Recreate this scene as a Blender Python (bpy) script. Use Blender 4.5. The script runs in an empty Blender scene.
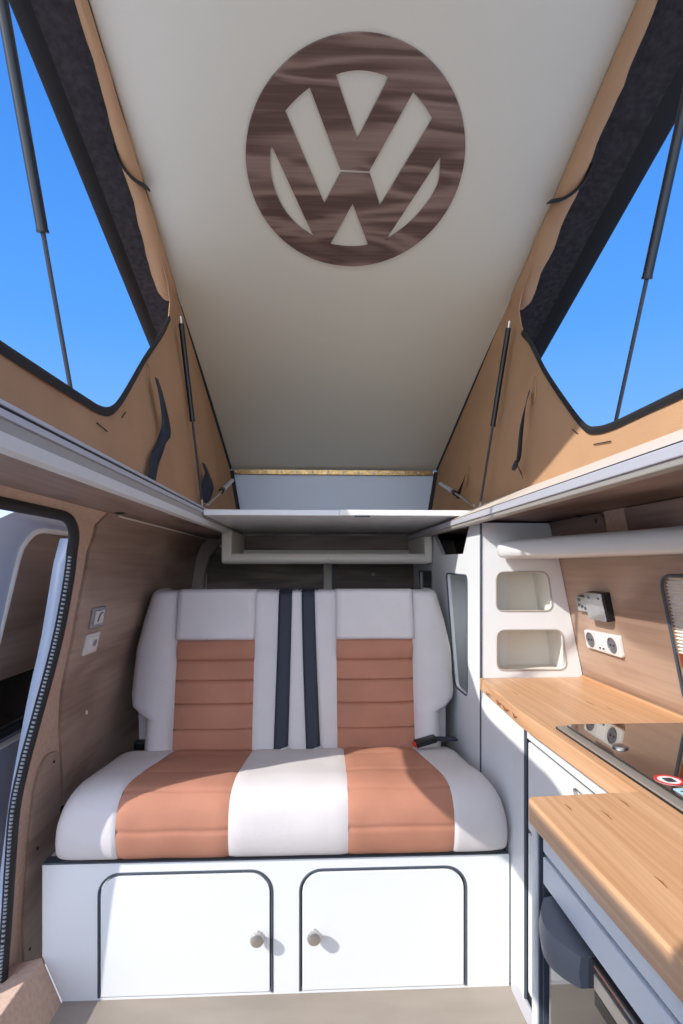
import bpy, bmesh, math, random
from mathutils import Vector, Matrix, noise
from mathutils.geometry import tessellate_polygon
random.seed(4)
SC = bpy.context.scene
COL = SC.collection
V = Vector

# ------------------------------------------------------------------ helpers
def interp(x, xs, ys):
    if x <= xs[0]: return ys[0]
    for i in range(len(xs)-1):
        if x <= xs[i+1]:
            t = (x-xs[i])/(xs[i+1]-xs[i]); return ys[i]+t*(ys[i+1]-ys[i])
    return ys[-1]

def catmull(pts, n):
    P = [V(p) for p in pts]
    P = [P[0]*2-P[1]] + P + [P[-1]*2-P[-2]]
    out = []
    segs = len(P)-3
    for k in range(n+1):
        t = k/n*segs; i = min(int(t), segs-1); u = t-i
        a, b, c, d = P[i:i+4]
        out.append(0.5*((2*b)+(c-a)*u+(2*a-5*b+4*c-d)*u*u+(3*b-a-3*c+d)*u**3))
    return out

def rrect(x0, x1, y0, y1, r, n=6, corners=(1,1,1,1)):
    """rounded rectangle, counter-clockwise from lower left; corners: ll lr ur ul"""
    out = []
    for (cx, cy, a0, on, px, py) in ((x0+r, y0+r, 180, corners[0], x0, y0), (x1-r, y0+r, 270, corners[1], x1, y0),
                                     (x1-r, y1-r, 0, corners[2], x1, y1), (x0+r, y1-r, 90, corners[3], x0, y1)):
        if on:
            for k in range(n+1):
                a = math.radians(a0+90*k/n); out.append((cx+r*math.cos(a), cy+r*math.sin(a)))
        else: out.append((px, py))
    return out

def roundpoly(pts, r, n=5):
    """round the corners of a polygon; r may be a list"""
    out = []; N = len(pts)
    for i in range(N):
        p = V((*pts[i], 0)); a = V((*pts[i-1], 0)); b = V((*pts[(i+1) % N], 0))
        rr = r[i] if isinstance(r, (list, tuple)) else r
        if rr <= 0: out.append(tuple(pts[i])); continue
        da, db = (a-p), (b-p)
        rr2 = min(rr, da.length*.48, db.length*.48)
        s, e = p+da.normalized()*rr2, p+db.normalized()*rr2
        for k in range(n+1):
            t = k/n; q = s*(1-t)**2+p*2*t*(1-t)+e*t*t
            out.append((q.x, q.y))
    return out

class MB:
    def __init__(self): self.bm = bmesh.new()
    def box(self, x0, x1, y0, y1, z0, z1):
        vs = [self.bm.verts.new(p) for p in ((x0,y0,z0),(x1,y0,z0),(x1,y1,z0),(x0,y1,z0),(x0,y0,z1),(x1,y0,z1),(x1,y1,z1),(x0,y1,z1))]
        for f in ((0,3,2,1),(4,5,6,7),(0,1,5,4),(1,2,6,5),(2,3,7,6),(3,0,4,7)):
            self.bm.faces.new([vs[i] for i in f])
        return self
    def plate(self, loops, t, mp, cuts=None):
        """flat region (outer loop + holes) mapped by mp(a,b,w) with w from 0 to t; cuts: values of b where the sheet may bend"""
        tmp = bmesh.new()
        flat = [p for L in loops for p in L]
        tris = tessellate_polygon([[V((p[0], p[1], 0)) for p in L] for L in loops])
        vv = [tmp.verts.new((p[0], p[1], 0)) for p in flat]
        for tr in tris:
            try: tmp.faces.new([vv[i] for i in tr])
            except ValueError: pass
        bmesh.ops.recalc_face_normals(tmp, faces=tmp.faces)
        if cuts is None:
            bmesh.ops.dissolve_limit(tmp, angle_limit=.01, verts=tmp.verts, edges=tmp.edges)
        for axis, vals in (cuts or {}).items():
            no = (1,0,0) if axis == 'a' else (0,1,0)
            for c in vals:
                co = (c,0,0) if axis == 'a' else (0,c,0)
                bmesh.ops.bisect_plane(tmp, geom=tmp.verts[:]+tmp.edges[:]+tmp.faces[:], plane_co=co, plane_no=no)
        tmp.verts.index_update()
        A = [self.bm.verts.new(mp(v.co.x, v.co.y, 0)) for v in tmp.verts]
        B = [self.bm.verts.new(mp(v.co.x, v.co.y, t)) for v in tmp.verts]
        for f in tmp.faces:
            i = [v.index for v in f.verts]
            self.bm.faces.new([A[k] for k in i]); self.bm.faces.new([B[k] for k in reversed(i)])
        for e in tmp.edges:
            if len(e.link_faces) == 1:
                a, b = e.verts[0].index, e.verts[1].index
                self.bm.faces.new([A[a], A[b], B[b], B[a]])
        tmp.free()
        return self
    def extrude(self, prof, axis, a, b):
        """closed profile extruded along axis 'x','y','z' from a to b"""
        mp = {'x': lambda p, q, w: (w, p, q), 'y': lambda p, q, w: (p, w, q), 'z': lambda p, q, w: (p, q, w)}[axis]
        return self.plate([prof], b-a, lambda p, q, w: mp(p, q, a+w))
    def tube(self, path, r, n=10, flat=1.0, up=None):
        P = [V(p) for p in path]; rings = []
        N = len(P); u = None
        for i, p in enumerate(P):
            d = (P[min(i+1, N-1)]-P[max(i-1, 0)]).normalized()
            if u is None:
                u = V(up) if up else (V((0,0,1)) if abs(d.z) < .9 else V((1,0,0)))
            u = (u-d*u.dot(d)).normalized(); w = d.cross(u)
            rr = r[i] if isinstance(r, (list, tuple)) else r
            rings.append([self.bm.verts.new(p+u*rr*math.cos(2*math.pi*k/n)+w*rr*flat*math.sin(2*math.pi*k/n)) for k in range(n)])
        for i in range(N-1):
            for k in range(n):
                self.bm.faces.new([rings[i][k], rings[i][(k+1) % n], rings[i+1][(k+1) % n], rings[i+1][k]])
        self.bm.faces.new(rings[0][::-1]); self.bm.faces.new(rings[-1])
        return self
    def grid(self, rows, close=False):
        vv = [[self.bm.verts.new(p) for p in r] for r in rows]
        for i in range(len(vv)-1):
            m = len(vv[i])
            for j in range(m if close else m-1):
                self.bm.faces.new([vv[i][j], vv[i][(j+1) % m], vv[i+1][(j+1) % m], vv[i+1][j]])
        return vv
    def lathe(self, prof, o, ax, n=24):
        """prof: (radius, height along ax)"""
        ax = V(ax).normalized(); u = ax.orthogonal().normalized(); w = ax.cross(u); o = V(o)
        rings = []
        for r, h in prof:
            rings.append([self.bm.verts.new(o+ax*h+(u*math.cos(2*math.pi*k/n)+w*math.sin(2*math.pi*k/n))*max(r, 1e-5)) for k in range(n)])
        for i in range(len(rings)-1):
            for k in range(n):
                self.bm.faces.new([rings[i][k], rings[i][(k+1) % n], rings[i+1][(k+1) % n], rings[i+1][k]])
        self.bm.faces.new(rings[0][::-1]); self.bm.faces.new(rings[-1])
        return self

def build(name, mb, mat, parent=None, bevel=0, smooth=False, angle=35, thick=0, fix=True):
    bm = mb.bm
    bmesh.ops.remove_doubles(bm, verts=bm.verts, dist=1e-6)
    if fix: bmesh.ops.recalc_face_normals(bm, faces=bm.faces)
    me = bpy.data.meshes.new(name)
    bm.to_mesh(me); bm.free()
    me.materials.append(mat)
    if smooth:
        for p in me.polygons: p.use_smooth = True
        me.set_sharp_from_angle(angle=math.radians(angle))
    o = bpy.data.objects.new(name, me); COL.objects.link(o)
    if parent is not None:
        o.parent = parent
        top = parent
        off = V((0,0,0))
        while top is not None:
            off += top.location; top = top.parent
        o.location = -off
    if thick:
        s = o.modifiers.new('thickness', 'SOLIDIFY'); s.thickness = thick; s.offset = 0
    if bevel:
        b = o.modifiers.new('bevel', 'BEVEL'); b.width = bevel; b.segments = 2; b.limit_method = 'ANGLE'; b.angle_limit = math.radians(40)
        b.harden_normals = False
    return o

def tag(o, label, cat, group=None, kind=None):
    o['label'] = label; o['category'] = cat
    if group: o['group'] = group
    if kind: o['kind'] = kind
    return o

def thing(name, label, cat, loc, group=None, kind=None):
    o = bpy.data.objects.new(name, None); COL.objects.link(o); o.location = loc
    o.empty_display_size = .05
    return tag(o, label, cat, group, kind)

def yz(x, sgn=1):   # plate in the plane x = const
    return lambda a, b, w: (x+sgn*w, a, b)
def xz(y, sgn=1):
    return lambda a, b, w: (a, y+sgn*w, b)
def xy(z, sgn=1):
    return lambda a, b, w: (a, b, z+sgn*w)

# ------------------------------------------------------------------ materials
def srgb(c):
    return tuple(((x/255)/12.92 if x/255 <= .04045 else ((x/255+.055)/1.055)**2.4) for x in c)+(1,)

def mat(name, rgb, rough=.5, metal=0, spec=.5, vary=0, vscale=(8,8,8), bump=0, bscale=60, coat=0, transmission=0, alpha=1):
    m = bpy.data.materials.new(name); m.use_nodes = True
    nt = m.node_tree; b = nt.nodes['Principled BSDF']
    b.inputs['Base Color'].default_value = srgb(rgb)
    b.inputs['Roughness'].default_value = rough; b.inputs['Metallic'].default_value = metal
    b.inputs['Specular IOR Level'].default_value = spec
    b.inputs['Coat Weight'].default_value = coat
    b.inputs['Transmission Weight'].default_value = transmission
    b.inputs['Alpha'].default_value = alpha
    L = nt.links; N = nt.nodes
    if vary or bump:
        tc = N.new('ShaderNodeTexCoord')
    if vary:
        mp = N.new('ShaderNodeMapping'); mp.inputs['Scale'].default_value = vscale
        L.new(tc.outputs['Object'], mp.inputs[0])
        nz = N.new('ShaderNodeTexNoise'); nz.inputs['Scale'].default_value = 1; nz.inputs['Detail'].default_value = 5
        L.new(mp.outputs[0], nz.inputs['Vector'])
        cr = N.new('ShaderNodeValToRGB')
        c = srgb(rgb)
        cr.color_ramp.elements[0].position = .3; cr.color_ramp.elements[1].position = .7
        cr.color_ramp.elements[0].color = tuple(max(0, x*(1-vary)) for x in c[:3])+(1,)
        cr.color_ramp.elements[1].color = tuple(min(1, x*(1+vary)) for x in c[:3])+(1,)
        L.new(nz.outputs['Fac'], cr.inputs[0]); L.new(cr.outputs[0], b.inputs['Base Color'])
    if bump:
        n2 = N.new('ShaderNodeTexNoise'); n2.inputs['Scale'].default_value = bscale; n2.inputs['Detail'].default_value = 6
        L.new(tc.outputs['Object'], n2.inputs['Vector'])
        bp = N.new('ShaderNodeBump'); bp.inputs['Strength'].default_value = bump; bp.inputs['Distance'].default_value = .004
        L.new(n2.outputs['Fac'], bp.inputs['Height']); L.new(bp.outputs[0], b.inputs['Normal'])
    return m

def wood(name, dark, mid, light, scale, rings=26, fibre=90, rough=.45, grain=1.0, seed=0.0, noise_scale=1.0, distort=.6, spec=.4, ramp=(.25,.78)):
    """scale: mapping scale per axis, small along the grain"""
    m = bpy.data.materials.new(name); m.use_nodes = True
    nt = m.node_tree; N = nt.nodes; L = nt.links; b = N['Principled BSDF']
    b.inputs['Roughness'].default_value = rough; b.inputs['Specular IOR Level'].default_value = spec
    tc = N.new('ShaderNodeTexCoord'); mp = N.new('ShaderNodeMapping')
    mp.inputs['Scale'].default_value = scale; mp.inputs['Location'].default_value = (seed, seed*1.7, seed*.6)
    L.new(tc.outputs['Object'], mp.inputs[0])
    n1 = N.new('ShaderNodeTexNoise'); n1.inputs['Scale'].default_value = noise_scale; n1.inputs['Detail'].default_value = 2.5
    n1.inputs['Distortion'].default_value = distort; n1.inputs['Roughness'].default_value = .45
    L.new(mp.outputs[0], n1.inputs['Vector'])
    mu = N.new('ShaderNodeMath'); mu.operation = 'MULTIPLY'; mu.inputs[1].default_value = rings
    L.new(n1.outputs['Fac'], mu.inputs[0])
    si = N.new('ShaderNodeMath'); si.operation = 'SINE'; L.new(mu.outputs[0], si.inputs[0])
    ma = N.new('ShaderNodeMath'); ma.operation = 'MULTIPLY_ADD'; ma.inputs[1].default_value = .5*grain; ma.inputs[2].default_value = .5
    L.new(si.outputs[0], ma.inputs[0])
    mp2 = N.new('ShaderNodeMapping'); k = fibre/max(scale)
    mp2.inputs['Scale'].default_value = tuple(fibre if s == max(scale) else s*2.2 for s in scale)
    L.new(tc.outputs['Object'], mp2.inputs[0])
    n2 = N.new('ShaderNodeTexNoise'); n2.inputs['Scale'].default_value = 1; n2.inputs['Detail'].default_value = 4
    L.new(mp2.outputs[0], n2.inputs['Vector'])
    mx = N.new('ShaderNodeMix'); mx.data_type = 'FLOAT'; mx.inputs[0].default_value = .5
    L.new(ma.outputs[0], mx.inputs[2]); L.new(n2.outputs['Fac'], mx.inputs[3])
    cr = N.new('ShaderNodeValToRGB'); e = cr.color_ramp.elements
    e[0].position = ramp[0]; e[0].color = srgb(dark); e[1].position = ramp[1]; e[1].color = srgb(light)
    q = e.new(.5); q.color = srgb(mid)
    L.new(mx.outputs[0], cr.inputs[0]); L.new(cr.outputs[0], b.inputs['Base Color'])
    return m

M = {}
M['white'] = mat('white_laminate', (224,227,228), .38)
M['white2'] = mat('white_plastic', (222,222,218), .3)
M['roofwhite'] = mat('headliner_white', (216,211,194), .42, vary=.02, vscale=(2,2,2))
M['beige'] = mat('beige_plastic', (228,222,211), .5)
M['felt'] = mat('beige_felt', (196,168,150), .95, spec=.15, vary=.1, vscale=(90,90,90), bump=.5, bscale=260)
M['lilac'] = mat('anodised_rail', (205,206,214), .35, metal=.3)
M['railgrey'] = mat('rail_grey', (170,166,158), .5)
M['dark'] = mat('black_rubber', (26,27,30), .6, bump=.15, bscale=300)
M['gap'] = mat('edge_tape_grey', (66,74,84), .5)
M['black'] = mat('black_plastic', (20,20,23), .35)
M['lipfelt'] = mat('dark_grey_carpet', (62,58,60), .95, spec=.1, vary=.3, vscale=(60,60,60), bump=.6, bscale=300)
M['wood_y'] = wood('walnut_laminate_wall', (140,116,102), (162,139,124), (180,157,142), (5,1.15,5), rings=18, fibre=90, seed=1.3, grain=.8, distort=.9, ramp=(.22,.82))
M['wood_r'] = wood('walnut_laminate_kitchen', (140,113,96), (164,137,118), (184,158,138), (4.5,1.0,4.5), rings=18, fibre=90, seed=5.2, grain=.85, distort=.9, ramp=(.22,.82))
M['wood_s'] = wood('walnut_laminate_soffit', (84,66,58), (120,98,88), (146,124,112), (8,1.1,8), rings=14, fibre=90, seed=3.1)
M['wood_e'] = wood('walnut_emblem', (88,66,58), (116,92,82), (142,118,106), (1.6,9,9), rings=30, fibre=130, seed=7.4, distort=.9)
M['wood_dark'] = wood('dark_tailgate_wood', (104,91,82), (132,117,106), (152,138,126), (1.2,8,8), rings=20, fibre=90, seed=2.2)
M['bamboo'] = wood('bamboo_worktop', (186,138,98), (212,168,128), (226,186,148), (30,1.3,30), rings=9, fibre=190, rough=.35, grain=.5, seed=.7)
M['vinyl'] = mat('grey_vinyl_floor', (146,136,125), .5, vary=.1, vscale=(5,14,5))
M['seatwhite'] = mat('seat_cloth_pale', (208,203,202), .8, spec=.2, vary=.03, vscale=(10,10,10), bump=.2, bscale=180)
M['seatbrown'] = mat('seat_suede_brown', (176,124,102), .85, spec=.15, vary=.09, vscale=(7,7,7), bump=.15, bscale=120)
M['belt'] = mat('seat_belt_navy', (34,40,54), .6, bump=.3, bscale=500)
M['red'] = mat('red_plastic', (210,40,24), .4)
M['steel'] = mat('brushed_steel', (206,203,198), .38, metal=1)
M['chrome'] = mat('chrome', (215,215,215), .12, metal=1)
M['brass'] = mat('brass_hinge', (176,146,98), .3, metal=.9, vary=.4, vscale=(90,3,90))
M['hobframe'] = mat('hob_frame_metal', (150,142,134), .4, metal=.15)
M['glass_dark'] = mat('dark_hob_glass', (34,26,24), .04, spec=.9, coat=1.0)
M['fridge'] = mat('fridge_door_gloss', (150,148,146), .05, metal=.85)
M['fridge_dark'] = mat('fridge_grey_frame', (58,60,66), .35)
M['handle'] = mat('fridge_handle_grey', (104,107,114), .4)
M['carpaint'] = mat('car_paint_pale_blue', (188,202,226), .25, coat=.6)
M['doorglass'] = mat('tinted_door_glass', (16,24,22), .05, spec=.7)
M['panelgrey'] = mat('grey_panel', (120,116,112), .6)
M['pillar'] = mat('pillar_beige', (178,168,156), .6)
M['cream'] = mat('cream_track', (196,184,172), .8)
M['ground'] = mat('pale_paving', (188,186,180), .9, vary=.12, vscale=(1.5,1.5,1.5))
M['sticker_red'] = mat('sticker_red', (214,48,52), .4)
M['sticker_white'] = mat('sticker_white', (236,236,236), .4)
M['sticker_blue'] = mat('sticker_pale_blue', (176,214,226), .4)
M['sticker_ink'] = mat('sticker_ink', (56,58,64), .5)
M['display'] = mat('display_silver', (176,178,180), .18, metal=.6)
M['blind'] = mat('pleated_blind', (226,218,206), .7)
M['winframe'] = mat('window_frame_brown', (140,74,52), .5)
M['green'] = mat('hedge_leaves', (66,92,48), .9, vary=.4, vscale=(7,7,7))
M['linerbeige'] = mat('niche_liner', (226,222,212), .6)  # plain even beige of the niche lining

def canvas_mat():
    m = mat('tan_tent_canvas', (180,142,108), .9, spec=.1, vary=.05, vscale=(6,6,6), bump=.2, bscale=350)
    return m
M['canvas'] = canvas_mat()

# ------------------------------------------------------------------ van cross-section
LZ = [-.1, .2, .53, .77, .9, 1.13, 1.2, 1.235, 1.3]; LX = [-.768, -.75, -.71, -.667, -.637, -.60, -.575, -.53, -.50]  # wall profile and most outlines below unprojected offline from image pixels
def wl(z): return interp(z, LZ, LX)
def wr(z): return .80-.206*(z-.77) if z > .5 else .856
ROOF_K = 187/550
def zr(y): return 1.6+ROOF_K*(2.915-y)
REAR = 2.80

# ------------------------------------------------------------------ setting
g = MB().box(-40, 40, -40, 40, -.62, -.52)
tag(build('ground', g, M['ground']), 'pale paved ground outside around the van', 'ground', kind='structure')

fl = MB().box(-.637, .85, -1.2, REAR, -.03, 0)
tag(build('floor', fl, M['vinyl']), 'grey-brown vinyl floor of the van in front of the bench', 'floor', kind='structure')

# left wall: felt-lined shell with the door opening cut out
WCUT = {'b': [.2, .53, .65, .77, .9, 1.0, 1.13, 1.17, 1.2, 1.235]}
def onleft(off): return lambda a, b, w: (wl(b)+off-w, a, b)
door_hole = [(.15,.06), (1.352,.06), (1.353,.25), (1.338,.38), (1.326,.52), (1.332,.62), (1.352,.72), (1.37,.85), (1.378,.95), (1.382,1.06)] + \
            [(1.376,1.12), (1.355,1.165), (1.32,1.192), (1.27,1.204), (1.2,1.206), (.15,1.206)]
w = MB()
w.plate([[(.0,-.03), (REAR,-.03), (REAR,1.245), (0,1.245)], door_hole], .010, onleft(0), WCUT)
wall_left = build('wall_left', w, M['felt'], smooth=True)
tag(wall_left, 'left side wall lined in beige felt around the sliding door opening', 'wall', kind='structure')
wb = [(1.435,1.2285), (1.452,1.205), (1.464,1.171), (1.466,1.087), (1.457,.978), (1.457,.859), (1.466,.758), (1.492,.668), (1.524,.602), (1.565,.511), (1.594,.429), (1.605,.3),
      (2.78,.3), (2.78,1.228)]
p = MB(); p.plate([wb], .008, onleft(.008), WCUT)
o = build('wood_panel', p, M['wood_y'], wall_left, smooth=True)
# fine cream strip along the top of the panel
p = MB(); p.tube([(wl(1.226)+.012, 1.5+.1*k, 1.2262) for k in range(14)], .003, 6)
build('edge_strip', p, M['beige'], wall_left)
sp = roundpoly([(1.458,.04), (1.60,.055), (1.60,.30), (1.565,.47), (1.515,.598), (1.43,.61), (1.408,.55), (1.412,.42), (1.44,.16)], [.01,.01,.02,.03,.03,.04,.03,.03,.02])
p = MB(); p.plate([sp], .006, onleft(.007), WCUT)
o = build('lower_wood_panel', p, M['wood_y'], wall_left, smooth=True)
for (y, z) in ((1.49,.575), (1.475,.09), (1.462,.36)):
    p = MB(); p.lathe([(.0045,0), (.005,.002), (.002,.003)], (wl(z)+.006, y, z), (1,0,.15), 10)
    build('screw', p, M['black'], wall_left)

# rubber seal round the opening with its ribbed inner lip
path = [(1.353,.06), (1.353,.25), (1.338,.38), (1.326,.52), (1.332,.62), (1.352,.72), (1.37,.85), (1.378,.95), (1.382,1.06), (1.376,1.12), (1.355,1.165), (1.32,1.192), (1.27,1.204), (1.2,1.206), (.9,1.206), (.5,1.206), (.17,1.206)]
sm = catmull([(wl(z)+.0, y, z) for y, z in path], 90)
seal = MB().tube([(q.x+.004, q.y-.003, q.z-.001) for q in sm], .0125, 12)
seal_o = tag(build('trim_1', seal, M['dark'], smooth=True), 'black rubber seal around the edge of the sliding door opening', 'door seal', kind='structure')
rib = MB()
dist = 0; last = None
dense = catmull([(wl(z), y, z) for y, z in path[:10]], 400)
for i in range(1, len(dense)):
    dist += (dense[i]-dense[i-1]).length
    if dist > .0085:
        dist = 0; q = dense[i]; d = (dense[i]-dense[i-1]).normalized()
        c = q+V((.0045, -.0145, -.001)); s = d*.0022
        rib.tube([c-s, c+s], .0042, 6)
build('ribbed_lip', rib, mat('ribbed_rubber_grey', (150,160,168), .5), seal_o)

# carpeted sill below the opening
sill = MB()
sill.extrude([(-.637,0), (-.637,-.03), (-.78,-.03), (-.78,.07), (-.757,.10), (-.686,.115), (-.672,.085)], 'y', .1, 1.408)
tag(build('door_sill', sill, M['felt'], bevel=.004), 'beige carpeted sill along the floor below the sliding door opening', 'sill', kind='structure')

# painted jamb outside the seal, and the opened sliding door standing outside
jm = MB()
pts_in = [(wl(z)-.011, 1.384, z) for z in [.02+.06*k for k in range(20)]]
pts_out = [(x-.034, y+.012, z) for x, y, z in pts_in]
jm.grid([pts_in, pts_out, [(x-.02, y+.12, z) for x, y, z in pts_out]])
tag(build('trim_2', jm, M['carpaint'], smooth=True, thick=.004), 'pale blue painted body edge just outside the door seal', 'door jamb', kind='structure')

d = thing('door_1', 'open sliding door with pale painted frame seen through the left opening', 'door', (-.80,1.6,-.1), kind='structure')
def dx(z): return wl(z)-.135
def ondoor(off): return lambda a, b, w: (dx(b)+off-w, a, b)
outer = roundpoly([(1.215,-.1), (2.3,-.1), (2.3,1.235), (1.26,1.235), (1.215,1.0)], [.03,.03,.05,.1,.1])
hole = roundpoly([(1.345,.62), (2.2,.62), (2.2,1.185), (1.40,1.185)], [.05,.05,.05,.075])
q = MB(); q.plate([outer, hole], .05, ondoor(0), WCUT)
build('door_frame', q, M['carpaint'], d, smooth=True)
q = MB(); q.plate([roundpoly([(1.335,.80), (2.2,.80), (2.2,1.19), (1.396,1.19)], [.02,.02,.03,.075])], .006, ondoor(-.012), WCUT)
build('trim_panel', q, M['wood_y'], d, smooth=True)
q = MB(); q.plate([[(1.33,.60), (2.22,.60), (2.22,1.20), (1.33,1.20)]], .006, ondoor(-.03), WCUT)
build('pane', q, M['doorglass'], d, smooth=True)
q = MB()
gp = [(y, z) for y, z in hole]
ring = [(dx(z)+.002, y, z) for y, z in gp+gp[:1]]
q.tube(ring, .007, 8)
build('window_trim', q, M['white2'], d, smooth=True)

# hedge far outside, seen only past the door glass
hd = MB()
rows = []
for i in range(9):
    row = []
    for j in range(40):
        y = -1+j*.35; z = -.52+2.2*math.sin(min(i, 6)/6*math.pi/2)
        x = -7-(.9*i/8)+.4*noise.noise(V((y*.9, z*1.3, 2)))
        row.append((x, y, z))
    rows.append(row)
hd.grid(rows)
tag(build('hedge', hd, M['green'], smooth=True), 'green hedge on the ground outside beyond the sliding door', 'hedge', kind='stuff')

# unseen cab end, added to block ground light: lower front bulkhead and cab sides below the windscreen
w = MB(); w.box(-.78, .88, -1.24, -1.2, -.03, 1.02)
tag(build('wall_front', w, M['panelgrey'], bevel=.01), 'grey dashboard wall of the cab behind the viewpoint, added to block ground light', 'wall', kind='structure')
for x0, x1, lab in ((-.80, -.76, 'left'), (.84, .88, 'right')):
    w = MB(); w.box(x0, x1, -1.24, .0 if x0 < 0 else -.05, -.03, 1.0)
    tag(build('wall_cab', w, M['panelgrey'], bevel=.01), f'grey {lab} cab side below its side window, unseen, added to block ground light', 'wall', kind='structure')

# right wall with the window
def onright(off): return lambda a, b, w: (wr(b)-off+w, a, b)
RC = {'b': [.5, .501, .6, .7, .8, .9, 1.0, 1.1, 1.2]}
win = roundpoly([(1.152,.80), (.45,.80), (.45,1.072), (1.152,1.072)], [.02,.02,.03,.035])
w = MB(); w.plate([[(-.05,.02), (REAR,.02), (REAR,1.25), (-.05,1.25)], win], .04, onright(0), RC)
wall_right = tag(build('wall_right', w, M['wood_r'], smooth=True), 'right side wall behind the worktop panelled in pale walnut laminate', 'wall', kind='structure')
p = MB(); p.plate([roundpoly([(1.61,1.165), (1.31,1.165), (1.31,1.222), (1.61,1.222)], [0,.02,.02,0])], .008, onright(.012))
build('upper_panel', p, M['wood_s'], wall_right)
p = MB(); p.plate([[(1.31,1.13), (1.215,1.13), (1.215,1.225), (1.31,1.225)]], .006, onright(.008))
build('felt_strip', p, M['felt'], wall_right)
p = MB(); p.plate([[(1.215,1.13), (-.05,1.13), (-.05,1.222), (1.215,1.222)]], .008, onright(.012))
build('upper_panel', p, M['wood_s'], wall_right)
for (y, z) in ((1.345,1.205),):
    p = MB(); p.lathe([(.005,0), (.006,.002), (.003,.003)], (wr(z)-.011, y, z), (-1,0,-.2), 12)
    build('screw', p, M['black'], wall_right)

wn = thing('window_1', 'side window with a pleated pale blind above the hob', 'window', (.78,.8,.80), kind='structure')
def ringtube(mb, loop, mp, r):
    mb.tube([mp(a, b, 0) for a, b in loop+loop[:1]], r, 8)
q = MB(); ringtube(q, win, onright(.0), .0035); build('window_frame', q, M['gap'], wn, smooth=True)
q = MB()
rows = []
nz = 44
for i in range(nz+1):
    z = 1.075-(1.075-.905)*i/nz
    rows.append([(wr(z)+.008+(.006 if i % 2 else 0), 1.17-k*.09, z) for k in range(9)])
q.grid(rows); build('blind', q, M['blind'], wn, thick=.001)
q = MB(); q.plate([[(1.17,.875), (.43,.875), (.43,.905), (1.17,.905)]], .014, onright(-.008)); build('blind_rail', q, M['winframe'], wn, bevel=.002)
q = MB(); q.plate([[(1.17,.785), (.43,.785), (.43,.88), (1.17,.88)]], .006, onright(-.03)); build('pane', q, M['doorglass'], wn)

# rear wall / tailgate
w = MB(); w.plate([[(-.80,-.03), (.88,-.03), (.88,1.27), (-.80,1.27)]], .05, xz(REAR))
wall_rear = tag(build('wall_rear', w, M['beige']), 'rear wall and tailgate lining behind the bench seat', 'wall', kind='structure')
q = MB(); q.plate([rrect(-.55, .035, .55, 1.19, .02)], .008, xz(REAR-.009)); build('tailgate_panel', q, M['wood_dark'], wall_rear, bevel=.002)
q = MB(); q.plate([rrect(.105, .52, .55, 1.19, .02)], .008, xz(REAR-.009)); build('tailgate_panel', q, M['wood_dark'], wall_rear, bevel=.002)
q = MB(); q.box(.078, .105, REAR-.012, REAR, .55, 1.24); build('tailgate_gap', q, M['black'], wall_rear)
q = MB(); q.box(.035, .078, REAR-.03, REAR, .5, 1.24); build('tailgate_strap', q, M['beige'], wall_rear, bevel=.004)
q = MB(); q.plate([[(-.66,.4), (-.56,.4), (-.555,1.04), (-.53,1.14), (-.45,1.24), (-.62,1.24), (-.645,1.1)]], .05, xz(REAR-.06)); build('pillar_trim', q, M['pillar'], wall_rear, bevel=.008)

# white upper rear panel below the roof hinge, sky reflection tinted into its colour
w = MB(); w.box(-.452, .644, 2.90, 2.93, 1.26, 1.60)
tag(build('wall_rear_upper', w, mat('white_laminate_sky_tint', (206,217,232), .35), bevel=.002), 'plain white upper rear panel under the roof hinge', 'wall', kind='structure')

# raised roof panel
w = MB()
def onroof(a, b, wv):       # a = x, b = y, wv = distance above the panel face
    k = 1/math.hypot(1, ROOF_K)
    return (a, b+ROOF_K*k*wv, zr(b)+k*wv)
w.plate([roundpoly([(-.452,2.91), (.645,2.91), (.645,-.1), (-.452,-.1)], [.01,.01,.05,.05])], .03, onroof)
ceiling = tag(build('ceiling', w, M['roofwhite'], bevel=.004), 'sloping cream-white underside of the raised pop-up roof', 'ceiling', kind='structure')
for sx in (-1, 1):
    x0 = -.454 if sx < 0 else .647
    x1 = -.568 if sx < 0 else .80
    x2 = -.592 if sx < 0 else .838
    rows = []
    prof = [(x0, .012), (x0+(x1-x0)*.5, .010), (x1, .004), (x1+(x2-x1)*.4, -.006), (x2, -.022), (x2+sx*.008, -.022), (x2+sx*.016, .0), (x2, .05), (x0, .055)]
    q = MB()
    for k in range(18):
        y = -.1+3.0*k/17
        rows.append([onroof(a, y, b) for a, b in prof[:3]])
    q.grid(rows); build('roof_lip_lining', q, M['lipfelt'], ceiling, smooth=True, angle=60)
    q = MB(); rows = []
    for k in range(18):
        y = -.1+3.0*k/17
        rows.append([onroof(a, y, b) for a, b in prof[2:]])
    q.grid(rows); build('roof_lip', q, M['dark'], ceiling, smooth=True, angle=60)
    # dark edge piping of the panel beside the canvas
    q = MB(); q.tube([onroof(x0, y, .002) for y in (1.86, 2.0, 2.2, 2.5, 2.895)], [.004,.008,.011,.013,.014], 8)
    build('edge_piping', q, M['dark'], ceiling, smooth=True)
q = MB(); q.box(-.44, .616, 2.885, 2.90, 1.574, 1.6)
hinge = build('piano_hinge', q, M['brass'], ceiling, bevel=.002)
for k in range(14):
    q = MB(); x = -.42+k*.08
    q.lathe([(.006,0), (.005,.003), (.001,.004)], (x, 2.885, 1.587), (0,-1,0), 10); build('screw', q, M['steel'], hinge)

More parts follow.
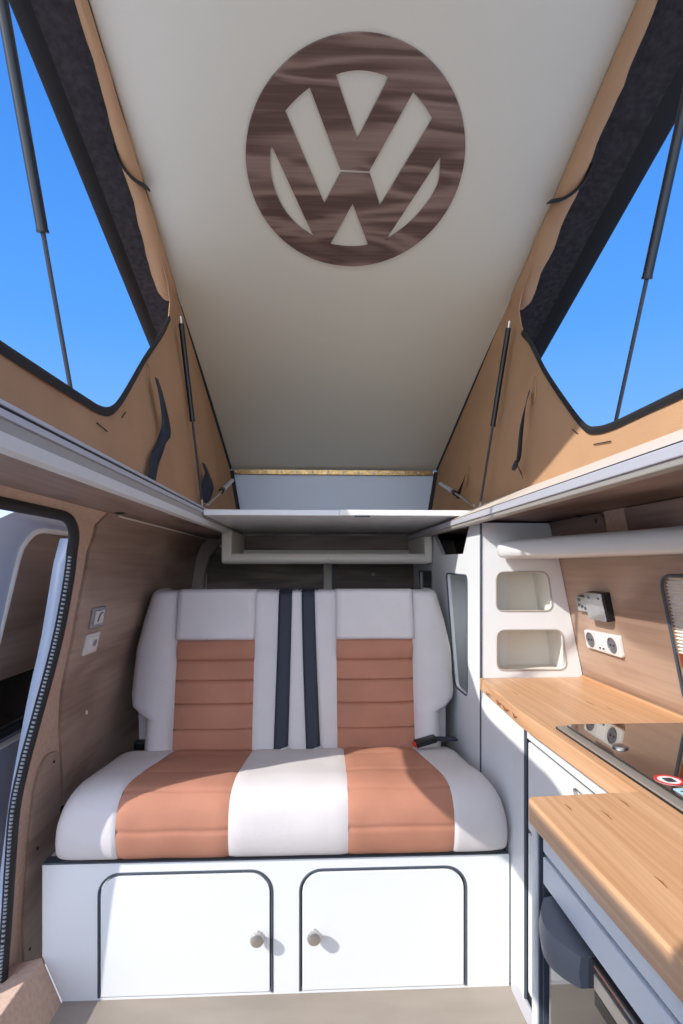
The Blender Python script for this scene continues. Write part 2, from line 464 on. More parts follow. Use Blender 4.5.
# soffits and rails along the roof opening
w = MB(); w.extrude([(-.376,1.232), (-.376,1.242), (-.53,1.246), (-.56,1.236), (-.535,1.229)], 'y', -.05, REAR-.05)
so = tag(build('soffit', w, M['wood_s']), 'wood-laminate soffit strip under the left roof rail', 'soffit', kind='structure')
for y in (.75, 1.44):
    q = MB(); q.lathe([(.012,0), (.013,.003), (.004,.005)], (-.505, y, 1.2305), (0,0,-1), 12); build('screw_cap', q, M['black'], so)
w = MB(); w.extrude([(.475,1.232), (.475,1.2465), (.715,1.2465), (.715,1.225), (.70,1.225)], 'y', -.05, REAR-.05)
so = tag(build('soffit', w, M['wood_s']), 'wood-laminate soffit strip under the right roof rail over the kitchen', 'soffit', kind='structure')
for y in (1.6, 1.42):
    q = MB(); q.lathe([(.009,0), (.010,.003), (.004,.005)], (.69, y, 1.2255), (0,0,-1), 12); build('screw_cap', q, M['black'], so)
def rail(name, label, bands):
    t = thing(name, label, 'rail', (bands[0][1][0][0], 1.2, 1.23), kind='structure')
    for nm, prof, mt in bands:
        q = MB(); q.extrude(prof, 'y', -.05, 2.86); build(nm, q, M[mt], t, bevel=.0015)
    return t
rail('trim_3', 'layered white and grey rail along the left edge of the roof opening', [
    ('lower_edging', [(-.368,1.230), (-.366,1.2485), (-.39,1.2485), (-.39,1.230)], 'white2'),
    ('rail_face', [(-.371,1.2485), (-.371,1.2665), (-.39,1.2665), (-.39,1.2485)], 'railgrey'),
    ('rail_top', [(-.367,1.2665), (-.369,1.277), (-.40,1.277), (-.40,1.2665)], 'lilac'),
    ('groove', [(-.376,1.277), (-.376,1.2835), (-.41,1.2835), (-.41,1.277)], 'dark'),
    ('canvas_track', [(-.374,1.2835), (-.378,1.292), (-.43,1.312), (-.43,1.2835)], 'lilac')])
rail('trim_4', 'white and cream rail along the right edge of the roof opening', [
    ('lower_edging', [(.452,1.217), (.449,1.2265), (.475,1.2265), (.475,1.217)], 'railgrey'),
    ('rail_face', [(.446,1.2265), (.446,1.2435), (.475,1.2435), (.475,1.2265)], 'lilac'),
    ('groove', [(.451,1.2435), (.451,1.2465), (.475,1.2465), (.475,1.2435)], 'dark'),
    ('canvas_track', [(.450,1.2465), (.585,1.311), (.61,1.311), (.61,1.2465)], 'cream')])
# hidden closing skins between rail and van sides
for nm, lab, x0, x1 in (('roof_skin', 'outer roof skin beside the roof opening on the left', -.43, -.62), ('roof_skin', 'outer roof skin beside the roof opening on the right', .61, .80)):
    q = MB(); q.extrude([(x0,1.285), (x0,1.305), (x1,1.262), (x1,1.246)], 'y', -.05, 2.9)
    tag(build(nm, q, M['carpaint']), lab, 'roof', kind='structure')

# ------------------------------------------------------------------ emblem on the roof panel
em = thing('emblem', 'round wood-grain emblem of interlocking letter strokes on the sloping roof panel', 'emblem', onroof(.0976, 1.3608, 0))
kk = 1/math.hypot(1, ROOF_K)
def arc(cx, cy, rx, ry, a0, a1, n):
    return [(cx+rx*math.cos(math.radians(a0+(a1-a0)*i/n)), cy+ry*math.sin(math.radians(a0+(a1-a0)*i/n))) for i in range(n+1)]
cx0, cy0 = .0015, -.0555
outer = arc(cx0, cy0, .2770, .2885, 0, 360, 96)[:-1]
def sm_arc(p, q, mid, n=8):   # curved edge through three points
    a, b, c = V((*p,0)), V((*mid,0)), V((*q,0))
    ctrl = b*2-(a+c)*.5
    return [tuple(((1-t)**2*a+2*t*(1-t)*ctrl+t*t*c)[:2]) for t in [i/n for i in range(n+1)]]
holes = [
    sm_arc((-.056,.1569), (.0634,.1563), (.0015,.1672))+[(.002,.0232)],
    [(-.1127,.1304), (-.0361,-.0507), (.0375,-.0521)]+sm_arc((.121,.1291), (.1763,.0748), (.1508,.1041))+[(.0762,-.1466), (.0402,-.0605), (-.0357,-.0601), (-.076,-.1461)]+sm_arc((-.1711,.0802), (-.1127,.1304), (-.143,.1075))[:-1],
    [(-.2084,.0050)]+[tuple(p[:2]) for p in catmull([(-.1043,-.2490,0), (-.150,-.212,0), (-.1864,-.1655,0), (-.208,-.110,0), (-.2155,-.0565,0), (-.2115,-.008,0)], 20)],
    [tuple(p[:2]) for p in catmull([(.2139,-.0086,0), (.2225,-.0709,0), (.2125,-.115,0), (.1896,-.1591,0), (.155,-.206,0), (.102,-.2544,0)], 20)],
    [(.0006,-.1405)]+sm_arc((-.0582,-.2704), (.0551,-.2695), (.0036,-.2772)),
]
q = MB()
def onemb(a, b, wv):
    return onroof(.0976+a, 1.3608-b*kk, -wv-.0004)
q.plate([outer]+holes, .005, onemb)
eb = build('emblem_disc', q, M['wood_e'], em)

# ------------------------------------------------------------------ tent canvas
def canvas(side):
    sx = -1 if side == 'left' else 1
    xb, xt = (-.398, -.452) if side == 'left' else (.592, .642)
    def mp(a, b, wv):
        t = (b-1.29)/max(.05, (zr(a)-1.29))
        x = xb+(xt-xb)*t
        fold = .010*noise.noise(V((a*3.1, b*3.7, 1.0+sx)))+.004*noise.noise(V((a*11, b*5, 4.0+sx)))
        e = min(1, max(0, (b-1.30)*8))*min(1, max(0, (zr(a)-b)*8))
        return (x+sx*wv+fold*e, a, b)
    if side == 'left':
        low = [(.05,1.318), (.46,1.318), (.56,1.345), (.65,1.366), (.733,1.369), (.974,1.376), (1.04,1.381), (1.085,1.392), (1.13,1.416), (1.20,1.469), (1.376,1.605), (1.53,1.727), (1.64,1.822)]
    else:
        low = [(.05,1.368), (.5,1.369), (.86,1.372), (.978,1.373), (1.08,1.373), (1.14,1.380), (1.19,1.398), (1.282,1.466), (1.428,1.604), (1.556,1.734), (1.64,1.80)]
    top = [(1.70,1.90), (1.68,zr(1.68)-.075)]+[(y, zr(y)-.03) for y in (1.5, 1.2, .9, .6, .3, .05)]
    t = thing('tent_canvas', f'tan canvas tent wall on the {side} of the raised roof with its window unzipped', 'tent canvas', (xb, 1.4, 1.3))
    outer = [(-.08,1.30), (2.899,1.30)]+[(2.899-.2*k, zr(2.899-.2*k)-.002) for k in range(15)]+[(-.08, zr(-.08)-.002)]
    q = MB(); q.plate([outer, low+top], .002, mp, {'a': [.2*k for k in range(0, 15)]+[1.1+.1*k for k in range(18)], 'b': [1.3+.06*k for k in range(1, 20)]})
    build('canvas_panel', q, M['canvas'], t, smooth=True, angle=60)
    q = MB(); q.tube([V(mp(2.885, b, 0))-V((sx*.004, 0, 0)) for b in (1.302, 1.40, 1.50, 1.59)], .014, 10); build('corner_binding', q, M['dark'], t, smooth=True)
    # dark tape along the window edge
    q = MB(); pth = catmull([mp(a, b, 0) for a, b in low], 60)
    q.tube([(p.x-sx*.003, p.y, p.z) for p in pth], .0085, 8, flat=.4, up=(0,-.6,.8))
    build('window_tape', q, M['dark'], t, smooth=True)
    # rolled-up flap under the roof edge
    q = MB(); n = 60; pts = []; rad = []
    for k in range(n+1):
        y = 1.80-1.75*k/n
        r = (.008+.023*max(0, (y-1.0)/.8)) if side == 'left' else (.017+.016*max(0, (y-1.0)/.8))
        r *= 1+.18*noise.noise(V((y*7, sx*3, 0)))
        if k == 0: r *= .45
        if k == 1: r *= .8
        x = xt+sx*(.002+r*.55)
        pts.append((x, y, zr(y)-r*1.05-.004)); rad.append(r)
    vv = []
    q.tube(pts, rad, 16)
    for v in q.bm.verts:
        v.co.x += .004*noise.noise(v.co*22); v.co.z += .004*noise.noise(v.co*18+V((5,0,0)))
    roll = build('rolled_flap', q, M['canvas'], t, smooth=True, angle=80)
    # strap holding the roll
    q = MB(); pth = []
    for k in range(19):
        a = math.radians(200*k/18+5); y = 1.345+.115*k/18
        r = rad[int((1.80-y)/1.75*n)]
        c = V((xt+sx*(.002+r*.55), y, zr(y)-r*1.05-.004))
        pth.append(c+V((sx*math.cos(a)*(r+.005), 0, -math.sin(a)*(r+.006))))
    q.tube(pth, .011, 8, flat=.3, up=(0,1,-.34))
    build('roll_strap', q, M['dark'], roll, smooth=True)
    # hanging ribbons
    def ribbon(pts, wid, nrm):
        q = MB(); P = catmull([p[:3] for p in pts], 30); rows = []
        for i, p in enumerate(P):
            tt = i/30*(len(pts)-1); j = min(int(tt), len(pts)-2); f = tt-j
            ang = pts[j][3]*(1-f)+pts[j+1][3]*f
            wd = wid*(1 if len(pts[0]) < 5 else (pts[j][4]*(1-f)+pts[j+1][4]*f))
            dvec = V((nrm*math.sin(ang), math.cos(ang), 0))
            rows.append([p-dvec*wd/2, p+dvec*wd/2])
        q.grid(rows)
        return q
    if side == 'left':
        build('tie_ribbon', ribbon([(-.402,1.403,1.565,.2,.35), (-.392,1.413,1.52,.1,.8), (-.388,1.437,1.465,.2,1), (-.387,1.428,1.43,.5,.9), (-.386,1.385,1.398,1.1,.55), (-.386,1.335,1.346,.3,.9), (-.382,1.295,1.294,.1,1)], .042, 1), M['belt'], t, thick=.0015, smooth=True)
        build('tie_ribbon', ribbon([(-.398,1.955,1.455,.2,.4), (-.390,1.99,1.42,.1,1), (-.386,1.965,1.37,.8,.9), (-.383,1.915,1.312,.2,1)], .06, 1), M['belt'], t, thick=.0015, smooth=True)
        marks = [(1.405,1.575), (1.96,1.46)]
    else:
        build('tie_ribbon', ribbon([(.594,1.512,1.582,.2,1.1), (.582,1.508,1.54,.3,.9), (.577,1.526,1.476,.9,.7), (.576,1.541,1.409,1.0,.7), (.575,1.552,1.385,.3,1.3), (.574,1.528,1.362,.5,1.2), (.574,1.508,1.338,.4,1)], .026, 1), M['belt'], t, thick=.0015, smooth=True)
        q = MB(); q.tube(catmull([(.572,1.552,1.392), (.568,1.545,1.380), (.569,1.565,1.374), (.573,1.56,1.388)], 14), .006, 8); build('ribbon_knot', q, M['belt'], t, smooth=True)
        build('tie_ribbon', ribbon([(.592,2.156,1.457,.2,1), (.580,2.156,1.425,.3,1), (.576,2.217,1.375,.9,.7), (.574,2.13,1.355,.9,.6)], .035, 1), M['belt'], t, thick=.0015, smooth=True)
        marks = [(1.512,1.595), (2.156,1.465)]
    for a, b in marks:      # stitched oval reinforcement
        q = MB(); q.tube([V(mp(a+.020*math.cos(k*math.pi/12), b+.036*math.sin(k*math.pi/12)-.01, 0))-V((sx*.0015, 0, 0)) for k in range(25)], .0014, 6)
        build('stitched_patch', q, M['canvas'], t, smooth=True)
    # small stitched slits near the window corner
    for (a0, b0, a1, b1) in (((1.02,1.352,1.07,1.349), (1.16,1.40,1.185,1.418)) if side == 'left' else ((1.08,1.343,1.15,1.352), (1.23,1.395,1.26,1.412))):
        q = MB(); q.tube([V(mp(a0, b0, 0))-V((sx*.003,0,0)), V(mp(a1, b1, 0))-V((sx*.003,0,0))], .0012, 6); build('slit', q, M['black'], t)
    return t
canvas('left'); canvas('right')

# ------------------------------------------------------------------ struts
def strut(name, label, a, b, frac, r1, r2, group):
    """thick cylinder from the top point a down to frac, thin rod to b"""
    a, b = V(a), V(b); m = a.lerp(b, frac)
    t = thing(name, label, 'gas strut', b, group)
    d = (b-a).normalized()
    q = MB(); q.tube([a+d*.02, a+d*.021, m-d*.006, m-d*.004, m], [r1*.7, r1, r1, r1*1.08, r1*1.08], 12); build('cylinder', q, M['black'], t, smooth=True)
    q = MB(); q.tube([m, b-d*.012], r2, 10); build('rod', q, M['fridge_dark'], t, smooth=True)
    for p, s in ((a, 1), (b, -1)):
        q = MB(); q.tube([p, p+d*.02*s], .0045, 8); build('end_fitting', q, M['steel'], t, smooth=True)
    return t
strut('gas_strut', 'black gas strut standing inside the left canvas near the rear', (-.419,1.715,1.862), (-.382,1.862,1.296), .535, .0085, .004, 'gas struts at the rear corners')
strut('gas_strut', 'black gas strut standing inside the right canvas near the rear', (.605,1.70,1.862), (.556,1.852,1.293), .545, .0085, .004, 'gas struts at the rear corners')
strut('roof_strut', 'black telescopic strut against the sky in the left tent window', (-.485,.80,2.12), (-.47,1.135,1.30), .545, .0095, .0042, 'struts against the sky')
strut('roof_strut', 'black telescopic strut against the sky in the right tent window', (.67,.88,2.14), (.66,1.235,1.30), .56, .0095, .0042, 'struts against the sky')

def stay(label, a, b):
    a, b = V(a), V(b); d = (b-a).normalized()
    t = thing('folding_stay', label, 'stay', b, 'short silver stays at the roof hinge')
    q = MB(); q.tube([a, a.lerp(b, .48)], .009, 10); build('sleeve', q, M['lilac'], t, smooth=True)
    q = MB(); q.tube([a.lerp(b, .46), a.lerp(b, .52)], .011, 10); build('collar', q, M['black'], t, smooth=True)
    q = MB(); q.tube([a.lerp(b, .5), b], .0045, 8); build('rod', q, M['steel'], t, smooth=True)
stay('short silver stay at the left end of the roof hinge', (-.390,2.57,1.492), (-.366,1.87,1.300))
stay('short silver stay at the right end of the roof hinge', (.576,2.53,1.478), (.530,1.83,1.296))

# ------------------------------------------------------------------ bed board and rear shelf
bb = thing('bed_board', 'white board lying across the roof rails above the bench seat', 'board', (.08,1.80,1.258))
q = MB(); q.box(-.366, .528, 1.80, 2.88, 1.258, 1.277); build('board', q, M['white'], bb, bevel=.003)
q = MB(); q.box(.075, .528, 1.792, 1.80, 1.258, 1.277); build('edge_strip', q, M['white2'], bb, bevel=.002)
q = MB(); q.box(.125, .175, 1.788, 1.80, 1.2535, 1.258); build('latch', q, M['black'], bb)

rs = thing('rear_shelf', 'pale moulded shelf tray across the tailgate above the seat backs', 'shelf', (.05,2.3,1.10))
q = MB()
prof = [(2.295,1.108), (2.287,1.12), (2.29,1.138), (2.30,1.146), (2.312,1.142), (2.318,1.12), (2.70,1.12), (2.70,1.104), (2.31,1.102)]
q.plate([prof], .86, lambda a, b, wv: (-.388+wv, a, b)); build('tray', q, M['beige'], rs, smooth=True, angle=50)
q = MB(); q.box(-.35, .45, 2.66, 2.68, 1.12, 1.172); build('back_ledge', q, M['beige'], rs, bevel=.004)
for x0, x1 in ((-.392,-.35), (.452,.486)):
    q = MB(); q.plate([roundpoly([(2.285,1.105), (2.70,1.105), (2.70,1.243), (2.30,1.243), (2.288,1.22)], [.02,0,0,.01,.02])], x1-x0, lambda a, b, wv: (x0+wv, a, b)); build('end_cheek', q, M['beige'], rs, bevel=.006)
q = MB(); q.box(-.36, .46, 2.69, 2.70, 1.12, 1.243); build('back_panel', q, M['wood_dark'], rs)
q = MB(); q.lathe([(.004,0), (.003,.003), (.001,.004)], (.05, 2.288, 1.122), (0,-1,0), 10); build('screw', q, M['steel'], rs)

# little white-headed cord at the tailgate
q = MB(); q.tube(catmull([(.29,2.775,1.052), (.36,2.77,1.045), (.41,2.765,1.01), (.43,2.76,.95), (.43,2.76,.88)], 24), .0025, 6)
cd = thing('cord', 'thin pale cord with a round end hanging on the dark tailgate panel', 'cord', (.43,2.77,.9))
build('cord_line', q, M['panelgrey'], cd, smooth=True)
q = MB(); q.lathe([(.001,0), (.008,.003), (.009,.008), (.006,.014), (.001,.017)], (.288, 2.79, 1.053), (0,-1,0), 12); build('cord_end', q, M['white2'], cd, smooth=True)

# ------------------------------------------------------------------ bench base
be = thing('bench_cabinet', 'white bench box on the floor with two round-cornered doors', 'cabinet', (-.09,1.6,0))
d1 = rrect(-.548, -.113, .006, .317, .055, 8, (0,0,1,1)); d2 = rrect(-.042, .387, .006, .315, .055, 8, (0,0,1,1))
outl = [(-.637,.0), (.501,.0), (.501,.343), (-.686,.343), (-.686,.115)]
q = MB(); q.plate([outl, d1, d2], .018, xz(1.41)); build('front_panel', q, M['white'], be)
q = MB(); q.box(-.686, .484, 1.43, 1.90, .325, .3425); q.box(-.686, -.668, 1.43, 1.90, .12, .325); build('carcass', q, M['white'], be)
q = MB(); q.box(-.686, .498, 1.4085, 1.445, .343, .3480); build('top_edge', q, M['gap'], be, bevel=.002)
def shrink(loop, s, cx, cy): return [(cx+(x-cx)*s[0], cy+(y-cy)*s[1]) for x, y in loop]
for dd, kx, nm in ((d1, -.149, 'left'), (d2, -.006, 'right')):
    q = MB(); ringp = [(a, 1.4095, b) for a, b in dd]
    # dark edge tape round the door opening (open at the floor)
    order = dd[1:]+dd[:1]
    q.tube([(a, 1.4105, b) for a, b in order], .0030, 8)
    build('edge_tape', q, M['gap'], be)
    x0 = min(a for a, b in dd); x1 = max(a for a, b in dd)
    q = MB(); q.plate([rrect(x0+.006, x1-.006, .008, max(b for a, b in dd)-.006, .05, 8, (0,0,1,1))], .016, xz(1.408))
    dr = build('door', q, M['white'], be, bevel=.0015)
    q = MB(); q.lathe([(.010,0), (.008,.006), (.007,.011), (.012,.015), (.0165,.019), (.0175,.024), (.0165,.028), (.012,.030), (.001,.0305)], (kx, 1.408, .156), (0,-1,0), 24)
    kb = build('knob', q, M['steel'], dr, smooth=True)

# ------------------------------------------------------------------ bench seat
seat = thing('bench', 'two-person bench seat in pale cloth with brown suede panels', 'bench', (-.08,1.6,.352))
cprof = catmull([(0,1.425,.3545), (0,1.402,.3565), (0,1.388,.385), (0,1.384,.43), (0,1.396,.482), (0,1.432,.516), (0,1.49,.527), (0,1.56,.522), (0,1.68,.510), (0,1.80,.496), (0,1.835,.47), (0,1.84,.36)], 110)
CX0, CX1 = -.658, .5005
def cush(x, k, brown=False):
    p = cprof[k]
    e = min(x-CX0, CX1-x); r = .10
    if x > .352: x -= .021*(x-.352)/.15*max(0, min(1, (p.y-1.42)/.18))
    s = 1 if e >= r else max(0, 1-(1-max(e, 0)/r)**3.6)**(1/3.6)
    z = .3545+(p.z-.3545)*(s if s > 0 else 0)
    y = p.y+(1-s)*.055*(1 if p.y < 1.6 else 0)
    # the front edge bows slightly, cloth wrinkles
    n = .004*noise.noise(V((x*9, p.y*9, p.z*9)))
    return V((x, y-n*.5, max(.3545, z+n)))
def cb(i, k):       # strip boundaries taper to the rear
    fr = [CX0, -.498, -.221, .080, .352, CX1][i]; bk = [CX0, -.462, -.207, .088, .317, CX1][i]
    t = max(0, min(1, (cprof[k].y-1.39)/.40))
    return fr*(1-t)+bk*t
def strip(i, nx=12, brown=False):
    rows = []
    for j in range(nx+1):
        row = []
        for k in range(len(cprof)):
            x = cb(i, k)+(cb(i+1, k)-cb(i, k))*(j/nx if i in (1,2,3) else (j/nx))
            p = cush(x, k)
            edge = min(j, nx-j)
            if i == 0: edge = nx-j
            if i == 4: edge = j
            dn = -.0035*math.exp(-(edge*(.29/nx)/.008)**2)
            if brown:
                for kk_ in (30, 50, 68, 84):
                    dn -= .0035*math.exp(-((k-kk_)/1.0)**2)
            # push along rough normal (up and front)
            ty = 1 if p.y < 1.40 else 0
            p.z += dn*(0 if k < 34 else 1); p.y -= dn*(1 if 8 < k < 44 else 0)
            row.append(p)
        rows.append(row)
    q = MB(); q.grid(rows); return q
cushion = None
for i in (0, 2, 4):
    q = strip(i, 22 if i != 2 else 16)
    o = build('seat_cushion', q, M['seatwhite'], seat, smooth=True, angle=80)
    if i == 2: cushion = o
for i in (1, 3):
    build('cushion_panel', strip(i, 16, True), M['seatbrown'], seat, smooth=True, angle=80)
# dark underside valance
q = MB(); q.box(-.635, .478, 1.40, 1.84, .3535, .357); build('cushion_base', q, M['black'], seat)

# backrest
BZ0, BZ1 = .44, 1.003
def byl(z): return 1.825+(z-.46)*.30
def bxl(z): return interp(z, [.44, .585, .60, .622, .66, .80, .90, .96, .99, 1.008], [-.573, -.573, -.60, -.626, -.632, -.630, -.612, -.598, -.592, -.584])
def bxr(z): return interp(z, [.44, .60, .615, .637, .66, .80, .90, .96, .99, 1.008], [.425, .425, .455, .476, .482, .482, .464, .450, .444, .436])
def bb_(i, z):
    t = (z-.44)/.57
    return [bxl(z), -.474+t*-.014, -.214-.004*t, .070, .330+.013*t, bxr(z)][i]
def back_y(x, z, brown=False, pz=None):
    el = min(x-bxl(z), bxr(z)-x); et = BZ1-z
    y = byl(z)
    # bolsters swell towards the sides
    for a, b in ((bb_(0, z), bb_(1, z)), (bb_(4, z), bb_(5, z))):
        if a <= x <= b:
            t = (x-a)/max(1e-6, b-a); y -= .032*math.sin(math.pi*t)**.7
    a, b = bb_(2, z), bb_(3, z)
    if a < x < b: y -= .010*math.sin(math.pi*(x-a)/(b-a))
    for e, r, dd in ((el, .03, .045), (et, .018, .02)):
        if e < r: y += dd*(1-math.sqrt(max(0, 1-(1-max(e, 0)/r)**2)))
    y += .004*noise.noise(V((x*7, 3, z*8)))
    return y
ZS = [BZ0+(BZ1-BZ0)*k/180 for k in range(181)]
def bstrip(i, nx, brown=False, z1=None):
    rows = []
    for z in ZS:
        row = []
        for j in range(nx+1):
            a, b = bb_(i, z), bb_(i+1, z)
            t = j/nx
            if i == 0: t = t**1.5
            if i == 4: t = 1-(1-t)**1.5
            x = a+(b-a)*t
            y = back_y(min(max(x, bxl(z)+1e-4), bxr(z)-1e-4), z)
            e = min(x-a, b-x)
            if i == 0: e = b-x
            if i == 4: e = x-a
            y += .005*math.exp(-(e/.006)**2)
            if brown:
                y -= .006*math.sin(math.pi*min(1, max(0, t)))**.5
                for zq in (.545, .625, .70, .766):
                    y += .009*math.exp(-((z-zq)/(.0035 if zq < .77 else .005))**2)
                if z > .77: y -= .009*math.sin(math.pi*min(1, (z-.77)/.06))
            row.append(V((x, y, z)))
        if i == 0: row = [V((row[0].x+.01, row[0].y+.11, z)), V((row[0].x, row[0].y+.03, z))]+row
        if i == 4: row = row+[V((row[-1].x, row[-1].y+.03, z)), V((row[-1].x-.01, row[-1].y+.11, z))]
        rows.append(row)
    # top roll-over
    top = rows[-1]
    rows.append([V((p.x, p.y+.05, p.z+.004)) for p in top])
    rows.append([V((p.x, p.y+.10, p.z-.03)) for p in top])
    q = MB(); q.grid(rows); return q
for i in (0, 2, 4):
    build('backrest', bstrip(i, 24), M['seatwhite'], seat, smooth=True, angle=80)
for i in (1, 3):
    build('backrest_panel', bstrip(i, 16, True), M['seatbrown'], seat, smooth=True, angle=80)
q = MB(); q.plate([[(-.57,.45), (.42,.45), (.44,.9), (-.58,.9)]], .03, lambda a, b, wv: (a, byl(b)+.11+wv, b)); build('back_board', q, M['panelgrey'], seat)
for x0, x1, name in ((-.488, -.216, 'l'), (.069, .346, 'r')):
    rows = []
    for k in range(25):
        z = .836+(1.009-.836)*k/24; row = []
        for j in range(25):
            x = x0+(x1-x0)*j/24
            e = min(j, 24-j)/24*.27; et = min(k, 24-k)/24*.18
            d_ = .021
            for ee in (e, et):
                if ee < .012: d_ -= .014*(1-math.sqrt(max(0, 1-(1-ee/.012)**2)))
            row.append(V((x, byl(z)-.006-d_+.0015*noise.noise(V((x*12, 1, z*12))), z)))
        rows.append(row)
    # wrap round to the back
    q = MB()
    full = []
    for row in rows: full.append([V((row[0].x, row[0].y+.02, row[0].z))]+row+[V((row[-1].x, row[-1].y+.02, row[-1].z))])
    full = [[V((p.x, p.y+.02, p.z)) for p in full[0]]]+full+[[V((p.x, p.y+.05, p.z+.001)) for p in full[-1]], [V((p.x, p.y+.12, p.z-.03)) for p in full[-1]]]
    q.grid(full)
    build('headrest_flap', q, M['seatwhite'], seat, smooth=True, angle=80)
# little side brackets under the bolsters
for x0, x1 in ((-.612,-.577), (.43,.458)):
    q = MB(); q.plate([roundpoly([(x0,.47), (x1,.47), (x1,.61), (x0-.004 if x0 < 0 else x0,.61)], .006)], .03, xz(1.93)); br = build('side_bracket', q, M['seatwhite'], seat, bevel=.004)
q = MB(); q.box(-.618, -.575, 1.885, 1.92, .47, .50); build('recliner_hinge', q, M['black'], seat, bevel=.006)
# centre belts
for xt_, xb_ in ((-.1105,-.118), (-.030,-.010)):
    q = MB(); rows = []
    for k in range(41):
        t = k/40; z = 1.0-(1.0-.475)*t; x = xt_+(xb_-xt_)*t**1.3
        wd = .0235
        rows.append([V((x-wd+wd*2*j/4, min(back_y(x-wd, z), back_y(x+wd, z))-.006, z)) for j in range(5)])
    rows.insert(0, [V((p.x, p.y+.06, p.z+.012)) for p in rows[0]])
    q.grid(rows); bl = build('seat_belt', q, M['belt'], seat, smooth=True, thick=.0015)
    q = MB(); y = byl(1.0); z = 1.013
    q.tube([(xt_-.032, y+.005, z-.004), (xt_-.03, y-.006, z), (xt_+.03, y-.006, z), (xt_+.032, y+.005, z-.004)], .0038, 8); build('belt_guide', q, M['black'], bl, smooth=True)
    q = MB(); q.tube([(xb_+.004, 1.803, .492), (xb_+.03, 1.80, .502)], .005, 8, flat=.6); q.lathe([(.006,0), (.006,.004)], (xb_+.005, 1.80, .492), (0,-1,.2), 10); build('belt_clip', q, M['steel'], bl, smooth=True)
# buckle lying at the right of the seat
def obox(cx, cy, cz, lx, ly, lz, rz, ry, bevel=0):
    q = MB(); q.box(-lx/2, lx/2, -ly/2, ly/2, -lz/2, lz/2)
    R = Matrix.Translation((cx, cy, cz)) @ Matrix.Rotation(rz, 4, 'Z') @ Matrix.Rotation(ry, 4, 'Y')
    bmesh.ops.transform(q.bm, matrix=R, verts=q.bm.verts); return q
bk = build('belt_buckle', obox(.352, 1.765, .527, .072, .032, .022, .12, -.22), M['black'], seat, bevel=.005)
build('release_button', obox(.319, 1.7605, .5195, .014, .024, .015, .12, -.22), M['red'], bk, bevel=.003)
build('buckle_strap', obox(.425, 1.785, .527, .07, .03, .008, .1, .05), M['belt'], bk, bevel=.002)
# side reel latch between cushion and left wall
q = MB(); q.lathe([(.012,0), (.014,.006), (.008,.012), (.001,.014)], (-.655, 1.47, .455), (-.6,-1,0), 14); build('side_latch', q, M['black'], seat, smooth=True)

# ------------------------------------------------------------------ tall cabinet at the kitchen end
tc = thing('tall_cabinet', 'tall white corner cabinet with two rounded niches above the worktop', 'cabinet', (.62,1.9,0))
fx = .49
def wrx(z): return wr(z)-.002
n1 = roundpoly([(.536,.958), (.709,.958), (.694,1.076), (.536,1.076)], [.026]*4, 7)
n2 = roundpoly([(.538,.781), (.752,.781), (.737,.902), (.538,.902)], [.026]*4, 7)
q = MB(); q.plate([[(fx,.0), (.853,.0), (.853,.5), (wrx(.501),.501), (wrx(.77),.77), (wrx(1.222),1.222), (fx,1.230)], n1, n2], .015, xz(1.62))
build('front_panel', q, M['white'], tc, bevel=.001)
for L, z0, z1, xr_ in ((n1, .95, 1.084, .72), (n2, .773, .910, .762)):
    q = MB(); ringtube(q, L, lambda a, b, wv: (a, 1.6205, b), .0028); build('niche_edging', q, M['railgrey'], tc, smooth=True)
    q = MB(); x0, x1, y0, y1 = .522, xr_, 1.634, 1.755
    bmv = [q.bm.verts.new(pp) for pp in ((x0,y0,z0),(x1,y0,z0),(x1,y1,z0),(x0,y1,z0),(x0,y0,z1),(x1-.02,y0,z1),(x1-.02,y1,z1),(x0,y1,z1))]
    for f in ((0,1,2,3),(4,7,6,5),(1,5,6,2),(2,6,7,3),(3,7,4,0)): q.bm.faces.new([bmv[i] for i in f])
    build('niche_liner', q, M['linerbeige'], tc, fix=False, thick=.003)
# side panel with cut-outs
c1 = [(2.296,1.2335), (2.13,1.137), (1.821,1.134), (1.735,1.2335)]
side = [(1.636,0), (2.78,0), (2.78,1.2335)]+c1+[(1.636,1.2335)]
c2 = roundpoly([(1.765,.668), (1.93,.668), (2.063,1.067), (1.765,1.063)], [.03,.03,.03,.03])
c3 = roundpoly([(2.316,.72), (2.50,.72), (2.612,1.072), (2.316,1.072)], .025)
q = MB(); q.plate([side, c2, c3], .015, yz(fx)); build('side_panel', q, M['white'], tc)
for L in (c2, c3):
    q = MB(); ringtube(q, L, lambda a, b, wv: (fx+.001, a, b), .003); build('cutout_edging', q, M['gap'], tc, smooth=True)
q = MB(); q.box(.60, .612, 1.74, 2.14, .6, 1.10); q.box(.505, .60, 1.728, 1.74, .6, 1.10); q.box(.505, .60, 2.14, 2.152, .6, 1.10); build('locker_liner', q, M['white'], tc)
q = MB(); q.box(.60, .612, 2.29, 2.66, .6, 1.10); build('locker_liner', q, M['panelgrey'], tc)
q = MB(); q.box(.505, .70, 1.65, 2.78, 1.10, 1.112); build('upper_shelf', q, M['wood_dark'], tc)
q = MB(); q.tube([(fx-.0005, 1.6195, .0), (fx-.0005, 1.6195, 1.23)], .0032, 8); build('corner_edging', q, M['gap'], tc)
q = MB(); q.box(fx, .705, 1.617, 1.625, 1.2215, 1.2275); build('top_gap_strip', q, M['black'], tc)

